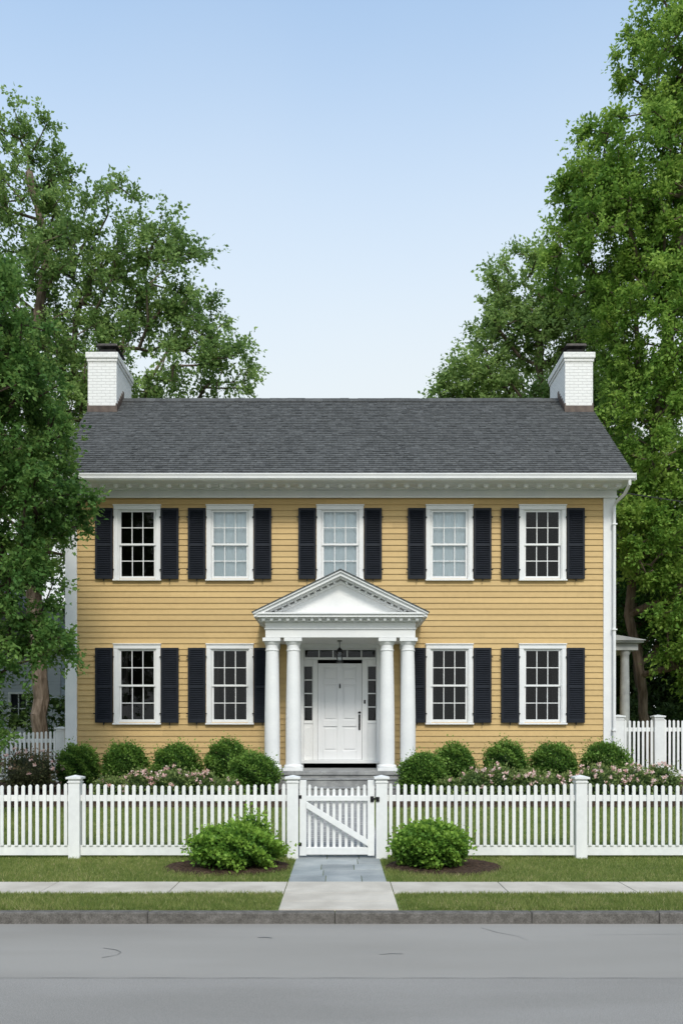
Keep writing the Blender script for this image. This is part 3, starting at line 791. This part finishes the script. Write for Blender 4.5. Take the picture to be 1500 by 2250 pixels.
# ------------------------------------------------------------------ shrubs
def bush_data(rx, rz, n, leaf, seed, jag=.08, shells=(.86,1.0), lift=0, sprig=0, aspect=.6):
    rng = np.random.default_rng(seed)
    d = unit(rng.normal(size=(n,3))); d = d[d[:,2] > -.75]; n = len(d)
    ph = rng.uniform(0,6.28,size=(6,)); fr_ = rng.uniform(2.5,6,size=(6,3))
    lump = sum(np.sin((d*fr_[i]).sum(1)*1.4+ph[i]) for i in range(6))/6
    r = rng.uniform(*shells,size=n)*(1+jag*lump*1.6)
    if sprig: r = r*(1+sprig*(rng.random(n) < .12)*rng.random(n))
    P = d*np.array([rx,rx,rz])*r[:,None]; P[:,2] += rz*.92
    P[:,2] = np.maximum(P[:,2], .01)
    D = d + rng.normal(size=(n,3))*.85; D[:,2] += .25
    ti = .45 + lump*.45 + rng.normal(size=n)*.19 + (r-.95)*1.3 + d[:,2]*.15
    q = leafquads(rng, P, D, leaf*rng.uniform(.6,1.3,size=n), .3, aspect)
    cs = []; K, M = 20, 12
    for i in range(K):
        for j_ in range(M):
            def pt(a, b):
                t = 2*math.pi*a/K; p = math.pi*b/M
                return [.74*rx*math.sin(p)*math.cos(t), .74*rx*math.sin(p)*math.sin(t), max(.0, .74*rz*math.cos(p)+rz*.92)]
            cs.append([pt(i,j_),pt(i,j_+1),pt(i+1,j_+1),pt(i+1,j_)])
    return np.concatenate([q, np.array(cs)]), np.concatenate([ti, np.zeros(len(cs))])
def bush(name, label, x, y, rx, rz, n, leaf, seed, mat, **k):
    z = gz(y)+.02; q, ti = bush_data(rx, rz, n, leaf, seed, **k)
    root = empty(name, (x,y,z), label=label, category='shrub')
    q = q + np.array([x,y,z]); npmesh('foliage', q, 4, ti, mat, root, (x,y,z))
    mb = MB(); rr_ = random.Random(seed)
    for i in range(5): mb.tube([(x,y,z-.05),(x+rr_.uniform(-.2,.2),y+rr_.uniform(-.2,.2),z+rz*.9)], .012, 5)
    make('stem', mb, BARK2, root)
    return root
bx = [(-5.33,16.6,.40,.45),(-4.36,16.6,.43,.48),(-3.32,16.6,.46,.47),(-2.29,16.6,.44,.51),(-1.68,15.75,.46,.43),
      (1.58,15.75,.43,.43),(2.31,16.6,.40,.46),(3.34,16.6,.42,.49),(4.32,16.6,.44,.47),(5.37,16.6,.45,.49)]
for i,(x,y,rx,rz) in enumerate(bx):
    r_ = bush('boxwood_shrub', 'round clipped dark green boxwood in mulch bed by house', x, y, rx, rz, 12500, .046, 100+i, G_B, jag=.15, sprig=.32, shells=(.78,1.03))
    r_['group'] = 'clipped boxwoods along the house front'
bush('leafy_shrub', 'loose bright green shrub in mulch beside the gate', -1.45,11.3,.58,.285,15000,.050,201,G_S,jag=.14,sprig=.32,shells=(.74,1.05),aspect=.85)
bush('leafy_shrub', 'compact bright green shrub in mulch beside the gate', 1.24,11.3,.48,.30,13000,.050,202,G_S,jag=.12,sprig=.30,shells=(.76,1.05),aspect=.85)
bush('leafy_shrub', 'small upright bright green shoots beside looser shrub', -1.22,11.45,.22,.36,3000,.046,203,G_S,jag=.25,sprig=.5,shells=(.5,1.1),aspect=.8)

def rose(x, y, rx, rz, seed, mat=G_RO, nf=26, lab='low rose bush with pale pink blossoms'):
    r_ = bush('rose_bush', lab, x, y, rx, rz, 4200, .050, seed, mat, jag=.28, sprig=.5, shells=(.6,1.08))
    rng = np.random.default_rng(seed+5); z = gz(y)+.02
    d = unit(rng.normal(size=(nf*3,3))); d = d[(d[:,2] > .05) & (d[:,1] < .5)][:nf]
    P = d*np.array([rx,rx,rz])*rng.uniform(1.0,1.35,size=(len(d),1)) + np.array([x,y,z+rz*.92])
    C = []; D = []
    for p, n_ in zip(P, d):
        for k in range(13): C.append(p+rng.normal(size=3)*.013); D.append(n_*.5+unit(rng.normal(size=(1,3)))[0])
    C = np.array(C); q = leafquads(rng, C, np.array(D), rng.uniform(.028,.048,size=len(C)), 0, .9)
    npmesh('blossom', q, 4, rng.uniform(0,1,size=len(C)), PINK, r_, (x,y,z), kind='stuff')
for i,(x,y,rx,rz,nf) in enumerate([(-3.75,15.5,.32,.27,24),(-3.15,15.4,.34,.29,28),(-2.6,15.5,.30,.26,20),(2.55,15.4,.34,.28,18),(3.0,15.5,.32,.32,30),(3.55,15.45,.32,.26,16),
        (4.15,15.5,.31,.24,14),(4.85,15.4,.38,.33,28),(5.55,15.6,.36,.30,26),(6.15,15.8,.34,.30,18),(2.1,15.4,.26,.20,8),(-2.15,15.3,.26,.20,10),(-4.3,15.4,.3,.21,9)]):
    rose(x,y,rx,rz,300+i, nf=nf)
rose(-6.15,16.2,.55,.42,350,G_RE,18,'spreading reddish green rose bush with few blossoms')

# ------------------------------------------------------------------ trees
tree('maple_tree','tall airy green maple behind the house by the chimney','tree',(-8.8,24,.9),
     [(-8.8,24,.85),(-8.85,24,4),(-9.1,24,9),(-9.0,24,13),(-8.6,24,16),(-9.2,24.2,18.5)],
     [(-9.5,24,18.3,1.5,1.5,1.9,.75),(-11.5,24.5,17,2,2,2.4,.6),(-6.9,24,16.2,2.1,1.8,1.9,.8),(-5.0,24,15.1,1.1,1.2,1.6,.85),(-8.4,24.3,14.4,2.6,2.0,2.0,.75),
      (-5.7,23.8,12.6,2.5,1.6,1.3,.9),(-4.3,24,14.0,1.0,1.0,.8,.7),(-3.2,23.8,12.6,1.05,1,.85,.9),(-9.3,24,11.5,2.5,2.1,2.2,.9),(-12,24,12,2.5,2.3,3,.6),(-8.9,24,8.4,2.4,2,1.8,.9),(-7,24.2,10.6,1.8,1.5,1.4,.9)],
     900,8,17,.120,.66,21,G_L,BARK,.27,.58)
tree('shade_tree','dense dark green broadleaf tree overhanging the yard','tree',(-7.3,14.2,.45),
     [(-7.3,14.2,.4),(-7.2,14.2,3),(-7.0,14.2,6),(-6.6,14.1,8.6)],
     [(-6.05,14.1,8.7,.95,1.1,1.25),(-5.62,14,7.4,.9,1.1,1.2),(-5.5,14,6.0,.95,1.0,.95),(-4.85,14,5.9,.55,.6,.6,.9),(-5.75,14,4.6,.85,1.0,.9),(-5.15,13.9,3.45,.55,.6,.36),(-5.9,14,3.2,.6,.8,.5,.8),
      (-5.85,13.8,1.85,.38,.5,.42,.8),(-7.6,14.2,8.2,1.4,1.6,1.6,.8),(-7.6,14.2,5.2,1.4,1.5,1.6,.8),(-6.5,14.2,10.0,.8,.9,.8,.7)],
     600,9,18,.084,.44,22,G_D,BARK2,.20,.56)
tree('ash_tree','very tall sunlit green tree rising beside the house','tree',(8.55,22.6,.95),
     [(8.6,22.6,.9),(8.35,22.6,3),(7.95,22.6,5.2),(8.3,22.6,8),(8.9,22.4,12),(9.3,22.3,16),(9.5,22.2,20)],
     [(9.15,22,20.3,1.35,1.5,2.1),(7.75,22,19.9,.4,.4,.3,.7),(7.95,22,17.0,1.9,1.6,1.5,.9),(6.9,22,16.4,1.0,1.1,1.0,.9),(7.0,22,15.0,1.6,1.5,1.2,.9),(8.5,22,12.9,1.55,1.8,2.2),(8.1,21.9,10,1.1,1.4,1.8),
      (8.9,21.8,7.4,1.3,1.4,1.6),(7.8,21.5,7.0,.75,.8,1.3,1.0),(8.9,21.0,5.0,.9,.9,1.3,1.1),(9.6,21.2,4.6,1.1,1.2,1.6,1.1),(11.2,22,19,2.4,2,3,.6),(11.2,22,13,2.4,2,3,.6),(11,22,8,2,2,2.2,.6),(9.2,22,15.4,1.6,1.6,1.6)],
     1350,9,17,.114,.58,23,G_R,BARK,.15,.62)
tree('ash_tree','rounded green tree standing behind the roof ridge','tree',(7.6,28,.95),
     [(7.6,28,.9),(7.4,28,6),(7.0,28,11),(6.8,28,15.5)],
     [(6.5,28,17.0,1.5,1.4,1.35,.9),(5.95,28,15.4,1.6,1.3,1.4,.85),(4.75,28,14.0,1.35,1.1,.85,.8),(3.75,28,13.4,.65,.7,.35,.8),(7.5,28,15,1.9,1.5,1.9,.8),(6.5,28,12.2,2.6,2,1.8),(9.2,28,12,2.2,2,2.5),(8.6,28,16.0,1.3,1.4,1.2)],
     600,9,15,.134,.68,24,G_L,BARK,.26,.78)
tree('maple_tree','slim dark green tree in shade beside the fence','tree',(9.6,25.5,.95),
     [(9.4,25.5,.9),(9.3,25.5,3.5),(9.0,25.5,7)],
     [(9.4,25.5,6.6,1.8,1.5,2.2),(8.4,25.5,9,1.5,1.5,1.6),(11.3,25.5,7,2,1.8,2.6),(8.3,25.5,5.6,1.0,1,.9,.7)],
     420,9,16,.11,.55,25,G_D,BARK,.15,.35)

def woods(name, blobs, n, seed, leaf, S):
    rng = np.random.default_rng(seed); c, o = sample_blobs(rng, blobs, n)
    q, ti = clump_leaves(rng, c, o, S*rng.uniform(.7,1.3,size=n), 8, 14, leaf, .45+rng.normal(size=n)*.18)
    npmesh(name, q, 4, ti, G_W, kind='stuff', label='dense dark green woodland behind the houses', category='woods')
rng = np.random.default_rng(77)
bl = []
for i in range(24):
    x = -34+i*3; bl.append((x+rng.uniform(-1,1), 38+rng.uniform(-2,2), 4.5+rng.uniform(-.5,1.5), 3,2.5,4.5))
woods('woods', bl, 1500, 31, .30, 1.3)
bl = [(8.0,29.5,4.4,2.0,1.5,3.0),(11.2,29.5,4.5,2.4,1.5,3.8),(14.5,30,5,2.6,2,4.5),(9.5,24.8,1.9,1.2,.8,1.0,.8),(8,24.5,1.6,.9,.6,.7,.8),(11.5,24.8,2.1,1.6,.8,1.2)]
woods('woods', bl, 900, 32, .17, .7)
bl = [(-9.4,26.5,2.0,1.0,.8,1.2,.6),(-12.5,26,2.4,1.6,1,1.6),(-7.4,27,3.3,1.4,1,2.8),(-14,27,6,2.5,1.5,4)]
woods('woods', bl, 420, 33, .17, .7)

nb = empty('neighbour_house', (-14.5,34,.9), label='pale grey clapboard house behind the trees', category='house')
mb = MB(); siding(mb,-19,-10.6,.9,5.6,[(-14.2,-13.4,1.9,3.5),(-12.5,-11.9,2.3,3.4)],.13,31,-1,'x',rg); siding(mb,31,38,.9,5.6,[],.13,-10.6,1,'y',rg)
mb.box(-19,-10.61,31.06,38,.9,5.6)
make('wall', mb, NEIGH, nb, recalc=False)
mb = MB(); mb.prism([(-19.4,5.5),(-10.2,5.5),(-14.8,8.6)],30.7,38.3); make('roof', mb, SHINGLE, nb)
for a, b, c, d in ((-14.2,-13.4,1.9,3.5),(-12.5,-11.9,2.3,3.4)):
    mb = MB(); mb.box(a-.08,a,30.95,31.03,c,d); mb.box(b,b+.08,30.95,31.03,c,d); mb.box(a-.08,b+.08,30.95,31.03,d,d+.08); mb.box(a-.1,b+.1,30.93,31.03,c-.06,c)
    mb.box((a+b)/2-.015,(a+b)/2+.015,30.98,31.02,c,d); mb.box(a,b,30.98,31.02,(c+d)/2-.02,(c+d)/2+.02)
    w_ = make('window', mb, WHITE, nb)
    mb = MB(); mb.add([(a,31.03,c),(b,31.03,c),(b,31.03,d),(a,31.03,d)], [(0,1,2,3)]); make('glass', mb, SHUT, w_, recalc=False)

mb = MB(); pts = [(6.0+i*.9, 18.0+i*.2, 7.28-.30*math.sin(math.pi*min(1,i/12))*.9) for i in range(13)]
mb.tube(pts, .012, 6)
cb = empty('overhead_cable', (6,18,7.1), label='thin dark service cable running from the house eave', category='cable')
make('cable', mb, RUBBER, cb, smooth=True)

# ------------------------------------------------------------------ light, sky, camera
el, az = 46, -8
s = Vector((-math.sin(R(az))*math.cos(R(el)), -math.cos(R(az))*math.cos(R(el)), math.sin(R(el))))
ld = bpy.data.lights.new('sun', 'SUN'); ld.energy = 2.2; ld.angle = R(12); ld.color = (1,.94,.85)
lo = bpy.data.objects.new('sun', ld); lo.rotation_euler = (-s).to_track_quat('-Z','Y').to_euler(); lo.location = (0,0,30); col.objects.link(lo)
w = bpy.data.worlds.new('World'); scene.world = w; w.use_nodes = True; nt = w.node_tree
NN = nt.nodes.new; LL = nt.links.new
bg = nt.nodes['Background']; sky = NN('ShaderNodeTexSky'); sky.sky_type = 'NISHITA'; sky.sun_disc = False
sky.sun_elevation = R(el); sky.sun_rotation = R(180+az); sky.air_density = 1.0; sky.dust_density = 1.0; sky.ozone_density = 1.0
sc = NN('ShaderNodeVectorMath'); sc.operation = 'MULTIPLY'; sc.inputs[1].default_value = (2.15,2.42,2.3); LL(sky.outputs[0], sc.inputs[0])
tc = NN('ShaderNodeTexCoord'); sx = NN('ShaderNodeSeparateXYZ'); LL(tc.outputs['Generated'], sx.inputs[0])
nz = NN('ShaderNodeTexNoise'); nz.inputs['Scale'].default_value = 1.2; nz.inputs['Detail'].default_value = 3; LL(tc.outputs['Generated'], nz.inputs['Vector'])
ad = NN('ShaderNodeMath'); ad.operation = 'MULTIPLY_ADD'; ad.inputs[1].default_value = -.16; LL(nz.outputs['Fac'], ad.inputs[0]); LL(sx.outputs[2], ad.inputs[2])
mr = NN('ShaderNodeMapRange'); mr.interpolation_type = 'SMOOTHSTEP'; mr.inputs['From Min'].default_value = .18; mr.inputs['From Max'].default_value = .74
mr.inputs['To Min'].default_value = 1.0; mr.inputs['To Max'].default_value = .08; LL(ad.outputs[0], mr.inputs['Value'])
mx = NN('ShaderNodeMixRGB'); mx.inputs[2].default_value = (5.65,6.0,6.1,1); LL(mr.outputs[0], mx.inputs[0]); LL(sc.outputs[0], mx.inputs[1])
LL(mx.outputs[0], bg.inputs[0]); bg.inputs[1].default_value = .15

cd = bpy.data.cameras.new('camera'); cd.sensor_fit = 'VERTICAL'; cd.sensor_height = 36; cd.sensor_width = 24
cd.lens = 36*1795/2250; cd.shift_y = 481/2250; cd.shift_x = 2/2250; cd.clip_end = 2000; cd.clip_start = .1
co = bpy.data.objects.new('camera', cd); co.location = (0,0,2.0); co.rotation_euler = (R(90),0,0); col.objects.link(co)
scene.camera = co
scene.view_settings.view_transform = 'Standard'; scene.view_settings.look = 'None'; scene.view_settings.exposure = 0
